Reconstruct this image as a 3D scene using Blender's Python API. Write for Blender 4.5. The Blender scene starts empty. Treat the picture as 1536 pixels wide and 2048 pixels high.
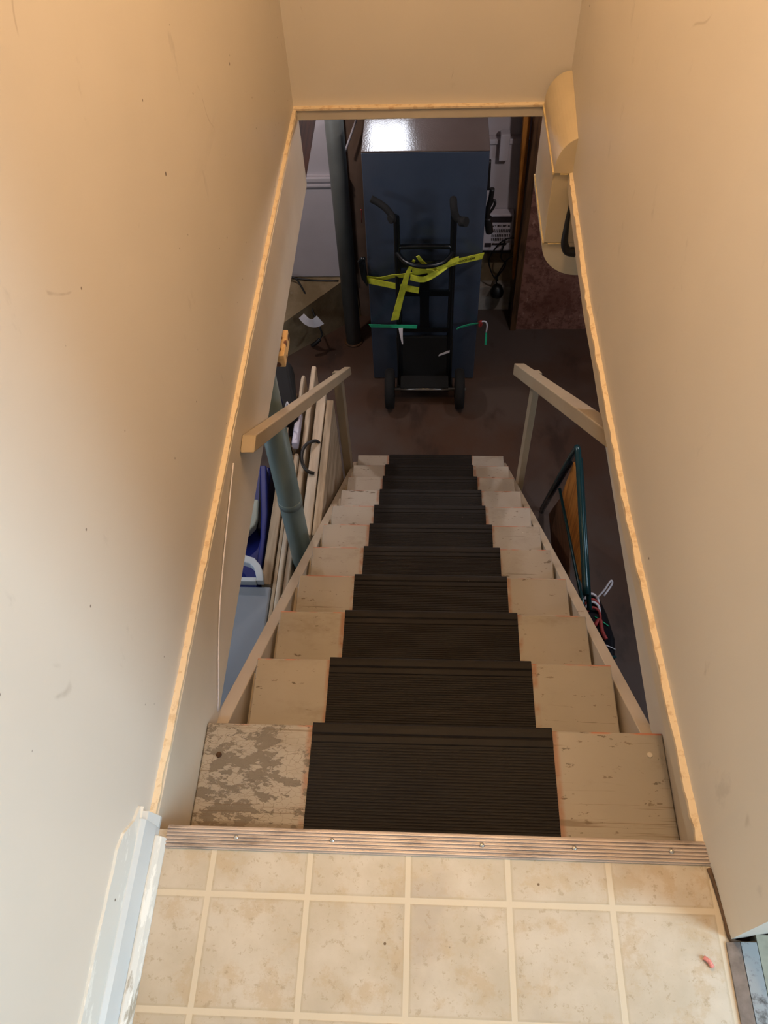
import bpy, bmesh, math, random
from mathutils import Vector, Matrix
random.seed(7)
S = bpy.context.scene
C = S.collection

# ------------------------------------------------------------------ camera, world, lights
PITCH, YAW, ROLL = 0.9465, -0.0922, -0.0652
FPX = 1598.1
F = Vector((math.sin(YAW)*math.cos(PITCH), math.cos(YAW)*math.cos(PITCH), -math.sin(PITCH)))
Rt = Vector((math.cos(YAW), -math.sin(YAW), 0)); Up = Rt.cross(F)
cr, sr = math.cos(ROLL), math.sin(ROLL)
R2 = Rt*cr + Up*sr; U2 = Up*cr - Rt*sr
cd = bpy.data.cameras.new('camera'); cam = bpy.data.objects.new('camera', cd); C.objects.link(cam)
cd.sensor_fit = 'VERTICAL'; cd.sensor_height = 24.0; cd.sensor_width = 18.0
cd.lens = 24.0*FPX/2048; cd.clip_start = 0.02; cd.clip_end = 60
M = Matrix(((R2.x, U2.x, -F.x, -0.0386), (R2.y, U2.y, -F.y, -0.463), (R2.z, U2.z, -F.z, 1.2977), (0, 0, 0, 1)))
cam.matrix_world = M
S.camera = cam

S.view_settings.view_transform = 'Standard'
S.view_settings.look = 'None'
S.view_settings.gamma = 1.0
S.view_settings.exposure = 0.0
S.view_settings.use_curve_mapping = False

W = bpy.data.worlds.new('world'); S.world = W; W.use_nodes = True
W.node_tree.nodes['Background'].inputs[0].default_value = (0.75, 0.87, 1.0, 1)
W.node_tree.nodes['Background'].inputs[1].default_value = 0.9

def area(name, loc, aim, sx, sy, power, col, spread=math.pi):
    l = bpy.data.lights.new(name, 'AREA'); l.shape = 'RECTANGLE'; l.size = sx; l.size_y = sy
    l.energy = power; l.color = col; l.spread = spread
    o = bpy.data.objects.new(name, l); C.objects.link(o); o.location = loc
    o.rotation_euler = (Vector(aim)-Vector(loc)).to_track_quat('-Z', 'Y').to_euler()
    return o
def point(name, loc, power, col, r=0.05):
    l = bpy.data.lights.new(name, 'POINT'); l.energy = power; l.color = col; l.shadow_soft_size = r
    o = bpy.data.objects.new(name, l); C.objects.link(o); o.location = loc
    return o
area('daylight_door', (1.5, -0.80, 1.30), (-0.475, -0.45, 0.75), 0.42, 1.5, 36, (0.60, 0.84, 1.0))
point('stair_ceiling_lamp', (-0.07, 0.85, 2.08), 45, (1.0, 0.65, 0.35), 0.07)
area('fill_light_left', (-2.12, 1.0, -0.55), (-0.6, 1.1, -1.8), 0.8, 0.35, 13.0, (0.72, 0.86, 1.0))  # added fill for the left of the basement, source unseen
area('fill_light_right', (2.12, 1.3, -0.55), (0.8, 1.6, -2.3), 0.8, 0.35, 15.0, (0.72, 0.84, 1.0))  # extra fill over the right-hand floor, from an added window out of view
area('daylight_window_back', (-0.27, 3.85, -0.50), (-0.27, 2.6, -1.1), 0.26, 0.22, 4.0, (0.95, 0.93, 1.0))
point('basement_fill_left', (-1.05, 2.95, -0.16), 30.0, (1.0, 0.91, 0.88), 0.04)  # unseen lamp added to brighten the left panel and column
point('basement_fill_right', (0.72, 2.62, -0.12), 19.0, (1.0, 0.89, 0.86), 0.04)  # unseen lamp added to lift the floor, strand board and fridge front

# ------------------------------------------------------------------ helpers
def lin(c):
    c = c/255.0
    return c/12.92 if c <= 0.04045 else ((c+0.055)/1.055)**2.4
def rgb(r, g, b): return (lin(r), lin(g), lin(b), 1)

class Mat:
    """small node builder around one Principled shader"""
    def __init__(s, name, col, rough=0.6, metal=0.0, spec=0.5, world=True):
        s.m = bpy.data.materials.new(name); s.m.use_nodes = True
        s.t = s.m.node_tree; s.b = s.t.nodes['Principled BSDF']
        s.b.inputs['Roughness'].default_value = rough
        s.b.inputs['Metallic'].default_value = metal
        s.b.inputs['Specular IOR Level'].default_value = spec
        s.b.inputs['Base Color'].default_value = col
        s.col = None; s.base = col; s.h = None
        if world:
            s.v = s.n('ShaderNodeNewGeometry').outputs['Position']
        else:
            tc = s.n('ShaderNodeTexCoord'); oi = s.n('ShaderNodeObjectInfo')
            mu = s.n('ShaderNodeMath', operation='MULTIPLY'); mu.inputs[1].default_value = 37
            s.t.links.new(oi.outputs['Random'], mu.inputs[0])
            ad = s.n('ShaderNodeVectorMath', operation='ADD')
            s.t.links.new(tc.outputs['Object'], ad.inputs[0]); s.t.links.new(mu.outputs[0], ad.inputs[1])
            s.v = ad.outputs[0]; s.obj = tc.outputs['Object']
    def n(s, typ, **k):
        x = s.t.nodes.new(typ)
        for a, b in k.items(): setattr(x, a, b)
        return x
    def link(s, a, b): s.t.links.new(a, b)
    def scaled(s, sc, loc=(0, 0, 0), rot=(0, 0, 0)):
        mp = s.n('ShaderNodeMapping'); mp.inputs['Scale'].default_value = sc
        mp.inputs['Location'].default_value = loc; mp.inputs['Rotation'].default_value = rot
        s.link(s.v, mp.inputs[0]); return mp.outputs[0]
    def noise(s, scale=5, detail=4, rough=0.55, sc=(1, 1, 1), loc=(0, 0, 0), rot=(0, 0, 0)):
        x = s.n('ShaderNodeTexNoise'); x.inputs['Scale'].default_value = scale
        x.inputs['Detail'].default_value = detail; x.inputs['Roughness'].default_value = rough
        s.link(s.scaled(sc, loc, rot), x.inputs['Vector']); return x.outputs['Fac']
    def ramp(s, f, a, b):
        x = s.n('ShaderNodeMapRange'); x.interpolation_type = 'SMOOTHSTEP'
        x.inputs['From Min'].default_value = a; x.inputs['From Max'].default_value = b
        s.link(f, x.inputs['Value']); return x.outputs[0]
    def math(s, op, a, b=None):
        x = s.n('ShaderNodeMath', operation=op)
        for i, q in enumerate((a, b)):
            if q is None: continue
            if isinstance(q, (int, float)): x.inputs[i].default_value = q
            else: s.link(q, x.inputs[i])
        return x.outputs[0]
    def mix(s, fac, col, strength=1.0):
        """mix colour over the current colour by fac"""
        x = s.n('ShaderNodeMix', data_type='RGBA')
        f = s.math('MULTIPLY', fac, strength)
        s.link(f, x.inputs[0])
        if s.col is None: x.inputs[6].default_value = s.base
        else: s.link(s.col, x.inputs[6])
        if isinstance(col, tuple): x.inputs[7].default_value = col
        else: s.link(col, x.inputs[7])
        s.col = x.outputs[2]; s.link(s.col, s.b.inputs['Base Color']); return s
    def specks(s, scale, size, col, strength=1.0, keep=0.5, loc=(0, 0, 0)):
        v = s.n('ShaderNodeTexVoronoi'); v.inputs['Scale'].default_value = scale
        s.link(s.scaled((1, 1, 1), loc), v.inputs['Vector'])
        a = s.ramp(v.outputs['Distance'], size, size*0.6)
        sep = s.n('ShaderNodeSeparateColor'); s.link(v.outputs['Color'], sep.inputs[0])
        k = s.math('GREATER_THAN', sep.outputs[0], 1-keep)
        return s.mix(s.math('MULTIPLY', a, k), col, strength)
    def bump(s, h, strength=0.3, dist=0.002):
        x = s.n('ShaderNodeBump'); x.inputs['Strength'].default_value = strength
        x.inputs['Distance'].default_value = dist
        s.link(h, x.inputs['Height'])
        if s.h is not None: s.link(s.h, x.inputs['Normal'])
        s.h = x.outputs[0]; s.link(s.h, s.b.inputs['Normal']); return s
    def axis(s, i, src=None):
        x = s.n('ShaderNodeSeparateXYZ'); s.link(src if src is not None else s.v, x.inputs[0]); return x.outputs[i]

def plain(name, col, rough=0.5, metal=0.0, var=0.25, scale=14, bump=0.0, spec=0.5):
    m = Mat(name, col, rough, metal, spec)
    dark = tuple(c*(1-var) for c in col[:3])+(1,)
    m.mix(m.ramp(m.noise(scale, 4), 0.35, 0.7), dark)
    if bump: m.bump(m.noise(scale*9, 3), bump, 0.001)
    return m.m

class MB:
    def __init__(s): s.bm = bmesh.new()
    def face(s, vs, f): 
        try: s.bm.faces.new([vs[i] for i in f])
        except ValueError: pass
    def hexa(s, p):
        v = [s.bm.verts.new(q) for q in p]
        for f in ((0, 3, 2, 1), (4, 5, 6, 7), (0, 1, 5, 4), (1, 2, 6, 5), (2, 3, 7, 6), (3, 0, 4, 7)): s.face(v, f)
        return s
    def box(s, x0, x1, y0, y1, z0, z1):
        return s.hexa([(x0, y0, z0), (x1, y0, z0), (x1, y1, z0), (x0, y1, z0), (x0, y0, z1), (x1, y0, z1), (x1, y1, z1), (x0, y1, z1)])
    def prism(s, pts, axis, a, b):
        """closed 2-D outline extruded along axis (x: pts are y,z; y: pts are x,z; z: pts are x,y)"""
        def P(p, t): return {'x': (t, p[0], p[1]), 'y': (p[0], t, p[1]), 'z': (p[0], p[1], t)}[axis]
        A = [s.bm.verts.new(P(p, a)) for p in pts]; B = [s.bm.verts.new(P(p, b)) for p in pts]
        s.bm.faces.new(A); s.bm.faces.new(B[::-1]); n = len(pts)
        for i in range(n): s.bm.faces.new((A[i], B[i], B[(i+1) % n], A[(i+1) % n]))
        return s
    def tube(s, path, r, seg=10, smooth=3, cap=True):
        pts = [Vector(p) for p in path]
        if smooth and len(pts) > 2:
            out = []
            for i in range(len(pts)-1):
                p0 = pts[max(i-1, 0)]; p1 = pts[i]; p2 = pts[i+1]; p3 = pts[min(i+2, len(pts)-1)]
                for k in range(smooth+1):
                    t = k/(smooth+1)
                    out.append(0.5*((2*p1)+(p2-p0)*t+(2*p0-5*p1+4*p2-p3)*t*t+(3*p1-p0-3*p2+p3)*t**3))
            out.append(pts[-1]); pts = out
        rs = r if isinstance(r, (list, tuple)) else None
        d = (pts[1]-pts[0]).normalized(); a = d.orthogonal().normalized(); rings = []
        for i, p in enumerate(pts):
            d = (pts[min(i+1, len(pts)-1)]-pts[max(i-1, 0)]).normalized()
            a = (a-d*a.dot(d)).normalized(); b = d.cross(a)
            rr = r if rs is None else rs[0]+(rs[1]-rs[0])*i/(len(pts)-1)
            rings.append([s.bm.verts.new(p+(a*math.cos(2*math.pi*k/seg)+b*math.sin(2*math.pi*k/seg))*rr) for k in range(seg)])
        for A, B in zip(rings, rings[1:]):
            for k in range(seg): s.bm.faces.new((A[k], A[(k+1) % seg], B[(k+1) % seg], B[k])).smooth = True
        if cap: s.bm.faces.new(rings[0][::-1]); s.bm.faces.new(rings[-1])
        return s
    def lathe(s, prof, c, axis='z', seg=28):
        """prof: list of (radius, offset along the axis)"""
        rings = []
        for r, h in prof:
            ring = []
            for k in range(seg):
                t = 2*math.pi*k/seg; u, w = r*math.cos(t), r*math.sin(t)
                p = {'z': (u, w, h), 'x': (h, u, w), 'y': (u, h, w)}[axis]
                ring.append(s.bm.verts.new((c[0]+p[0], c[1]+p[1], c[2]+p[2])))
            rings.append(ring)
        for A, B in zip(rings, rings[1:]):
            for k in range(seg): s.bm.faces.new((A[k], A[(k+1) % seg], B[(k+1) % seg], B[k])).smooth = True
        s.bm.faces.new(rings[0][::-1]); s.bm.faces.new(rings[-1])
        return s
    def ribbon(s, path, w, t=0.0025, up=(0, 0, 1), n=(0, -1, 0), twist=None):
        """flat webbing: width lies in the plane whose normal is n"""
        pts = [Vector(p) for p in path]; out = []
        for i in range(len(pts)-1):
            p0 = pts[max(i-1, 0)]; p1 = pts[i]; p2 = pts[i+1]; p3 = pts[min(i+2, len(pts)-1)]
            for k in range(4):
                q = k/4
                out.append(0.5*((2*p1)+(p2-p0)*q+(2*p0-5*p1+4*p2-p3)*q*q+(3*p1-p0-3*p2+p3)*q**3))
        out.append(pts[-1]); rings = []; nn = Vector(n)
        for i, p in enumerate(out):
            d = (out[min(i+1, len(out)-1)]-out[max(i-1, 0)]).normalized()
            ww = w if not isinstance(w, (list, tuple)) else w[0]+(w[1]-w[0])*i/(len(out)-1)
            side = d.cross(nn).normalized()
            if twist: side = Matrix.Rotation(twist*i/(len(out)-1), 3, d) @ side
            th = d.cross(side).normalized()
            rings.append([s.bm.verts.new(p+side*a*ww/2+th*b*t/2) for a, b in ((-1, -1), (1, -1), (1, 1), (-1, 1))])
        for A, B in zip(rings, rings[1:]):
            for k in range(4): s.bm.faces.new((A[k], A[(k+1) % 4], B[(k+1) % 4], B[k]))
        s.bm.faces.new(rings[0][::-1]); s.bm.faces.new(rings[-1]); return s
    def build(s, name, mat, parent=None, bevel=0.0, seg=2, origin=None):
        bmesh.ops.recalc_face_normals(s.bm, faces=s.bm.faces[:])
        if origin: bmesh.ops.translate(s.bm, verts=s.bm.verts[:], vec=-Vector(origin))
        me = bpy.data.meshes.new(name); s.bm.to_mesh(me); s.bm.free()
        me.materials.append(mat)
        o = bpy.data.objects.new(name, me); C.objects.link(o)
        if origin: o.location = origin
        if parent is not None:
            o.parent = parent
            base = Vector((0, 0, 0)); q = parent
            while q is not None: base += q.location; q = q.parent
            o.location = o.location-base
        if bevel:
            b = o.modifiers.new('bevel', 'BEVEL'); b.width = bevel; b.segments = seg; b.limit_method = 'ANGLE'; b.angle_limit = math.radians(40)
            b.harden_normals = False
        return o

def tag(o, label, cat, group=None):
    o['label'] = label; o['category'] = cat
    if group: o['group'] = group
    return o
def thing(name, loc, label, cat, group=None):
    o = bpy.data.objects.new(name, None); C.objects.link(o); o.location = loc; o.empty_display_size = 0.05
    return tag(o, label, cat, group)
def struct(o): o['kind'] = 'structure'; return o
def stitch(txt, size, loc, xdir, ydir, mat, name, parent, extrude=0.0004):
    """lettering as a thin mesh"""
    cu = bpy.data.curves.new(name, 'FONT'); cu.body = txt; cu.size = size; cu.extrude = extrude
    cu.align_x = 'CENTER'; cu.align_y = 'CENTER'
    t = bpy.data.objects.new('tmp', cu); C.objects.link(t)
    dg = bpy.context.evaluated_depsgraph_get(); dg.update()
    me = bpy.data.meshes.new_from_object(t.evaluated_get(dg)); bpy.data.objects.remove(t)
    x = Vector(xdir).normalized(); z = x.cross(Vector(ydir)).normalized(); y = z.cross(x)
    me.transform(Matrix(((x.x, y.x, z.x, loc[0]), (x.y, y.y, z.y, loc[1]), (x.z, y.z, z.z, loc[2]), (0, 0, 0, 1))))
    me.materials.clear(); me.materials.append(mat)
    o = bpy.data.objects.new(name, me); C.objects.link(o)
    if parent is not None:
        o.parent = parent; base = Vector((0, 0, 0)); q = parent
        while q is not None: base += q.location; q = q.parent
        o.location = -base
    return o

ZF = -2.346            # basement floor
RISE, RUN, Y1 = 0.1955, 0.2304, 0.0984

# ------------------------------------------------------------------ materials
def wall_paint(name, col):
    m = Mat(name, col, 0.48, 0, 0.35)
    m.mix(m.ramp(m.noise(1.6, 3), 0.35, 0.75), tuple(c*0.93 for c in col[:3])+(1,))
    m.mix(m.ramp(m.noise(3.0, 5, 0.6, sc=(1, 0.35, 2.2), rot=(0.5, 0, 0)), 0.66, 0.80), tuple(c*0.72 for c in col[:3])+(1,), 0.35)
    m.specks(7, 0.030, rgb(70, 58, 44), 0.9, 0.45)
    m.specks(17, 0.045, rgb(104, 88, 68), 0.8, 0.16, (3, 1, 2))
    sm = m.ramp(m.noise(7, 5, 0.65, sc=(1, 1.6, 0.8), loc=(1.3, 0.4, 0.2), rot=(0.7, 0, 0)), 0.64, 0.74)
    m.mix(sm, tuple(c*0.62 for c in col[:3])+(1,), 0.35)
    ln = m.noise(2.2, 2, 0.5, sc=(1, 1, 1), loc=(4, 2.2, 1)); th = m.math('ABSOLUTE', m.math('SUBTRACT', ln, 0.52))
    br = m.ramp(m.noise(9, 3, loc=(7, 1, 1)), 0.60, 0.68)
    m.mix(m.math('MULTIPLY', m.ramp(th, 0.0045, 0.0005), br), rgb(130, 114, 94), 0.28)
    m.bump(m.noise(60, 3), 0.06, 0.002); m.bump(m.noise(5, 3), 0.25, 0.004)
    return m.m
M_wall = wall_paint('cream_wall_paint', rgb(220, 213, 202))
def beige(name, col, chip=0.70, world=True, wood=rgb(122, 104, 84)):
    m = Mat(name, col, 0.5, 0, 0.4, world)
    m.mix(m.ramp(m.noise(4, 3), 0.3, 0.75), tuple(c*0.88 for c in col[:3])+(1,))
    a = m.noise(26, 6, 0.65, sc=(0.35, 1, 1)); b = m.noise(3.2, 2)
    s_ = m.math('ADD', a, m.math('MULTIPLY', b, 0.35))
    f = m.ramp(s_, chip+0.165, chip+0.19)
    m.mix(f, wood, 0.85)
    m.bump(m.math('MULTIPLY', f, -1), 0.4, 0.001)
    m.bump(m.noise(9, 5, 0.6, sc=(0.5, 6, 6)), 0.15, 0.002)
    return m
M_board = beige('beige_board_paint', rgb(206, 196, 180), 0.78).m
M_string = beige('beige_stringer_paint', rgb(182, 168, 148), 0.72).m
M_rail = beige('beige_rail_paint', rgb(176, 160, 134), 0.72).m
M_ledge = (lambda m: (m.mix(m.ramp(m.noise(40, 5, 0.7), 0.52, 0.62), rgb(190, 158, 116), 0.5), m.bump(m.noise(50, 4), 0.5, 0.003), m.m)[2])(Mat('raw_drywall_edge', rgb(226, 208, 178), 0.7))

# tread paint: object space, nosing at y = 0, worn red-orange undercoat along the nosing, bare wood patches
def tread_mat(name, peel):
    m = beige(name, rgb(166, 158, 146), 0.665, False, rgb(104, 90, 74))
    y = m.axis(1, m.obj); x = m.axis(0, m.obj)
    crack = m.ramp(m.noise(20, 5, 0.7, sc=(0.12, 2.6, 1)), 0.655, 0.70)
    m.mix(crack, rgb(84, 70, 54), 0.5)
    nick = m.ramp(m.noise(34, 4, 0.75, sc=(0.45, 1.2, 1), loc=(2, 9, 4)), 0.665, 0.70)
    m.mix(nick, rgb(74, 56, 40), 0.75)
    pit = m.ramp(m.noise(75, 3, 0.6, sc=(0.6, 1.2, 1), loc=(1, 3, 4)), 0.66, 0.72)
    m.mix(pit, rgb(96, 78, 60), 0.6)
    fade = m.ramp(m.noise(7, 5, 0.7, sc=(0.7, 1.2, 1), loc=(6, 3, 0)), 0.50, 0.72)
    m.mix(fade, rgb(134, 122, 106), 0.6)
    wx = m.ramp(m.math('ABSOLUTE', m.math('ADD', x, 0.026)), 0.243, 0.234)
    m.mix(m.math('MULTIPLY', wx, m.ramp(m.noise(20, 3, loc=(9, 1, 1)), 0.35, 0.6)), rgb(150, 92, 58), 0.65)
    edge = m.ramp(y, -0.006, -0.001)
    e2 = m.math('MULTIPLY', edge, m.ramp(m.noise(11, 3), 0.46, 0.56))
    m.mix(e2, rgb(190, 92, 48), 0.85)
    m.specks(30, 0.06, rgb(214, 204, 186), 0.8, 0.05)
    if peel:
        dx = m.math('ADD', x, 0.40); dy = m.math('ADD', y, 0.10)
        d = m.math('SQRT', m.math('ADD', m.math('MULTIPLY', dx, dx), m.math('MULTIPLY', dy, dy)))
        near = m.ramp(d, 0.26, 0.04)
        vo = m.n('ShaderNodeTexVoronoi', feature='DISTANCE_TO_EDGE'); vo.inputs['Scale'].default_value = 75
        wob = m.n('ShaderNodeVectorMath', operation='ADD'); m.link(m.scaled((0.7, 1.3, 1)), wob.inputs[0])
        wn = m.n('ShaderNodeTexNoise'); wn.inputs['Scale'].default_value = 30; m.link(m.v, wn.inputs['Vector'])
        sc_ = m.n('ShaderNodeVectorMath', operation='SCALE'); sc_.inputs['Scale'].default_value = 0.03
        m.link(wn.outputs['Color'], sc_.inputs[0]); m.link(sc_.outputs[0], wob.inputs[1]); m.link(wob.outputs[0], vo.inputs['Vector'])
        ck = m.math('MULTIPLY', m.ramp(vo.outputs['Distance'], 0.035, 0.005), m.ramp(m.math('ADD', near, m.noise(14, 4)), 0.85, 1.2))
        m.mix(ck, rgb(100, 84, 68), 0.6)
        nn = m.noise(38, 7, 0.72, sc=(0.6, 1.2, 1))
        f = m.ramp(m.math('ADD', nn, m.math('MULTIPLY', near, 0.15)), 0.635, 0.655)
        m.mix(f, rgb(106, 97, 86), 0.85)
        back = m.ramp(y, -0.13, -0.19)
        g = m.ramp(m.math('ADD', m.noise(16, 6, 0.7, sc=(0.10, 4.5, 1)), m.math('MULTIPLY', back, 0.10)), 0.60, 0.66)
        m.mix(g, rgb(104, 84, 60), 0.6)
        m.bump(m.math('MULTIPLY', f, -1), 0.6, 0.001)
    return m.m
M_tread = tread_mat('worn_tread_paint', False)
M_tread1 = tread_mat('heavily_worn_tread_paint', True)
m = Mat('black_ribbed_rubber', rgb(26, 22, 20), 0.62, 0, 0.22, False)
m.mix(m.ramp(m.noise(6, 4), 0.35, 0.7), rgb(32, 28, 25))
m.mix(m.ramp(m.noise(14, 5, 0.7, sc=(0.2, 1, 1)), 0.56, 0.72), rgb(46, 40, 36), 0.6)
m.specks(34, 0.05, rgb(170, 160, 145), 0.9, 0.035)
m.specks(90, 0.07, rgb(120, 110, 96), 0.8, 0.03, (4, 2, 1))
m.bump(m.noise(90, 3), 0.12, 0.001); M_rubber = m.m

# vinyl tile floor
m = Mat('mottled_vinyl_tile', rgb(182, 171, 152), 0.34, 0, 0.45)
m.mix(m.ramp(m.noise(9, 6, 0.6), 0.36, 0.66), rgb(196, 186, 170))
m.mix(m.ramp(m.noise(18, 7, 0.7, loc=(5, 2, 0)), 0.50, 0.62), rgb(178, 158, 128), 0.6)
m.mix(m.ramp(m.noise(6, 4, 0.6, loc=(1, 7, 0)), 0.56, 0.70), rgb(170, 160, 148), 0.6)
m.mix(m.ramp(m.noise(75, 5, 0.75, loc=(2, 2, 0)), 0.56, 0.64), rgb(156, 136, 106), 0.5)
def grid(ax, off, n0, n1):
    t = m.math('DIVIDE', m.math('SUBTRACT', m.axis(ax), off), 0.1498)
    w = m.math('SUBTRACT', t, m.math('ROUND', t))
    return m.math('ABSOLUTE', w)
gx = grid(0, -0.3613, 0, 0); gy = grid(1, -0.2403, 0, 0)
gg = m.math('MINIMUM', gx, gy)
m.mix(m.ramp(gx, 0.42, 0.44), rgb(206, 190, 160), 0.0)
sh = m.ramp(gg, 0.055, 0.036)
m.mix(sh, rgb(172, 156, 128), 0.4)
gl = m.ramp(gg, 0.031, 0.024)
m.mix(gl, rgb(206, 194, 172), 0.85)
m.specks(22, 0.055, rgb(92, 72, 50), 0.9, 0.10)
m.specks(8, 0.022, rgb(58, 44, 34), 0.9, 0.30, (2, 5, 0))
m.bump(m.math('MULTIPLY', gl, -1), 0.25, 0.001); m.bump(m.noise(120, 3), 0.08, 0.001)
M_tile = m.m

m = Mat('dull_ribbed_aluminium', rgb(186, 174, 166), 0.42, 0.45, 0.5)
m.mix(m.ramp(m.noise(22, 5, 0.7, sc=(0.4, 2, 2)), 0.50, 0.70), rgb(112, 96, 84), 0.6)
m.specks(60, 0.1, rgb(230, 222, 214), 0.6, 0.06); M_alu = m.m
m = Mat('dirty_threshold_metal', rgb(158, 166, 172), 0.35, 0.8, 0.5)
m.mix(m.ramp(m.noise(45, 5, 0.7), 0.50, 0.66), rgb(78, 74, 72), 0.8); M_thresh = m.m
M_sill = plain('pale_green_grey_sill', rgb(150, 146, 128), 0.6, var=0.3, scale=30)
m = Mat('chipped_white_trim', rgb(214, 216, 212), 0.4, 0, 0.4)
m.mix(m.ramp(m.noise(30, 6, 0.7, sc=(1, 0.3, 1)), 0.56, 0.60), rgb(232, 234, 230), 0.9)
m.mix(m.ramp(m.noise(24, 6, 0.7, sc=(1, 0.25, 1), loc=(3, 3, 3)), 0.60, 0.66), rgb(150, 140, 120), 0.8)
m.specks(30, 0.07, rgb(84, 66, 46), 0.9, 0.08); m.bump(m.noise(40, 4, sc=(1, 0.3, 1)), 0.4, 0.002); M_white = m.m
M_bluetrim = plain('pale_blue_white_trim', rgb(204, 212, 216), 0.3, var=0.05)

m = Mat('painted_basement_floor', rgb(84, 72, 66), 0.38, 0, 0.45)
m.mix(m.ramp(m.noise(1.3, 4, 0.6), 0.38, 0.62), rgb(80, 58, 46))
m.mix(m.ramp(m.noise(5, 5, 0.6, sc=(1, 0.5, 1)), 0.55, 0.72), rgb(58, 44, 38), 0.8)
m.specks(14, 0.03, rgb(150, 140, 130), 0.7, 0.2)
m.bump(m.noise(14, 4), 0.15, 0.004); M_bfloor = m.m
m = Mat('bare_concrete_wall', rgb(152, 134, 106), 0.85, 0, 0.2)
m.mix(m.ramp(m.noise(3.5, 5, 0.6), 0.35, 0.65), rgb(122, 104, 76))
m.mix(m.ramp(m.noise(18, 6, 0.7, sc=(1, 1, 0.3)), 0.6, 0.7), rgb(150, 138, 118), 0.5)
m.bump(m.noise(22, 5), 0.5, 0.006); M_conc = m.m
M_bwhite = plain('white_insulation_panel', rgb(196, 190, 196), 0.45, var=0.1, scale=3)
M_brownwall = plain('brown_stained_plaster', rgb(112, 88, 72), 0.8, var=0.35, scale=4)
m = Mat('oriented_strand_panel', rgb(134, 92, 78), 0.75, 0, 0.3)
m.mix(m.ramp(m.noise(22, 5, 0.7), 0.45, 0.6), rgb(104, 66, 54))
m.mix(m.ramp(m.noise(40, 5, 0.7, sc=(1, 1, 0.5), loc=(2, 0, 0)), 0.6, 0.68), rgb(168, 128, 112), 0.8)
m.mix(m.ramp(m.noise(3, 3), 0.5, 0.65), rgb(92, 50, 36), 0.6); m.bump(m.noise(40, 4), 0.4, 0.002); M_osb = m.m
def wood(name, c, d, rot=(0, 0, 0), sc=(14, 14, 1.2), rough=0.6):
    m = Mat(name, c, rough, 0, 0.3)
    m.mix(m.ramp(m.noise(3, 5, 0.6, sc=sc, rot=rot), 0.4, 0.65), d); m.bump(m.noise(4, 4, sc=sc, rot=rot), 0.15, 0.001); return m.m
M_dark_wood = wood('dark_brown_joist_wood', rgb(92, 52, 32), rgb(58, 30, 18), sc=(14, 1.2, 14))
M_stud = wood('dark_stud_wood', rgb(88, 60, 36), rgb(54, 34, 20))
M_orange = wood('orange_pine_wood', rgb(190, 126, 56), rgb(150, 92, 34))
M_post = plain('grey_green_column_paint', rgb(120, 134, 130), 0.42, var=0.15, scale=6, bump=0.1)
M_post2 = plain('dark_grey_column_paint', rgb(98, 102, 100), 0.45, var=0.2, scale=6)
M_duct = plain('cream_duct_paint', rgb(206, 190, 158), 0.45, var=0.08, scale=7)
M_tape = plain('yellowed_tape', rgb(222, 200, 150), 0.5, var=0.25, scale=30, bump=0.3)
m = Mat('dark_blue_appliance_enamel', rgb(62, 72, 88), 0.22, 0, 0.5)
m.mix(m.ramp(m.noise(2, 3), 0.3, 0.7), rgb(54, 63, 78)); m.bump(m.noise(150, 2, 0.4), 0.22, 0.0012); M_fridge = m.m
m = Mat('textured_top_grey_reflection', rgb(92, 80, 76), 0.22, 0, 0.7)  # brownish grey reflection on the glossy top is put into its base colour
m.mix(m.ramp(m.noise(2, 3), 0.3, 0.7), rgb(82, 70, 66)); m.bump(m.noise(130, 2, 0.5), 0.5, 0.0016); M_fridgetop = m.m
M_black = plain('black_painted_steel', rgb(12, 18, 22), 0.30, 0.1, var=0.2, scale=8)
M_tyre = plain('black_tyre_rubber', rgb(7, 8, 9), 0.85, var=0.3)
M_cable = plain('black_cable', rgb(16, 14, 14), 0.45, var=0.2)
M_yellow = plain('yellow_webbing', rgb(222, 226, 66), 0.6, var=0.22, scale=30, bump=0.3)
M_green = plain('green_webbing', rgb(50, 206, 150), 0.6, var=0.2, scale=30)
M_ink = plain('black_ink', rgb(20, 24, 14), 0.6, var=0.1)
M_label = plain('white_paper', rgb(226, 222, 228), 0.6, var=0.06)
M_red = plain('red_cord', rgb(176, 60, 56), 0.6, var=0.3, scale=60)
M_pink = plain('pink_candy_wrapper', rgb(226, 140, 130), 0.5, var=0.3, scale=300)
M_foil = plain('white_heater_casing', rgb(206, 198, 204), 0.4, var=0.05)
M_slot = plain('dark_heater_slot', rgb(52, 44, 46), 0.5, var=0.1)
M_bluep = plain('deep_blue_plastic', rgb(6, 30, 116), 0.5, var=0.15, scale=4)
M_white_p = plain('pale_white_plastic', rgb(208, 216, 222), 0.35, var=0.05)
M_greyap = plain('pale_grey_appliance_enamel', rgb(152, 160, 170), 0.3, var=0.08, scale=3)
M_panelw = wood('cream_tabletop_plastic', rgb(206, 192, 172), rgb(184, 168, 146), sc=(12, 1, 12))
M_panelb = wood('beige_board_edge', rgb(184, 164, 138), rgb(150, 130, 104), sc=(14, 1, 14))
M_lilac = plain('lilac_white_plastic', rgb(186, 184, 206), 0.4, var=0.08)
M_bag = plain('black_nylon', rgb(7, 7, 10), 0.8, var=0.4, scale=20, bump=0.4)
M_blued = plain('navy_nylon', rgb(22, 30, 78), 0.5, var=0.3, scale=20)
M_gframe = plain('dark_green_enamel_tube', rgb(28, 66, 72), 0.25, 0.2, var=0.15)
M_poly = plain('glossy_black_plastic', rgb(16, 22, 30), 0.18, var=0.3)
M_steel = plain('bright_steel', rgb(190, 186, 180), 0.3, 0.9, var=0.1)
m = Mat('knotty_pine_end', rgb(224, 184, 124), 0.6)
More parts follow.
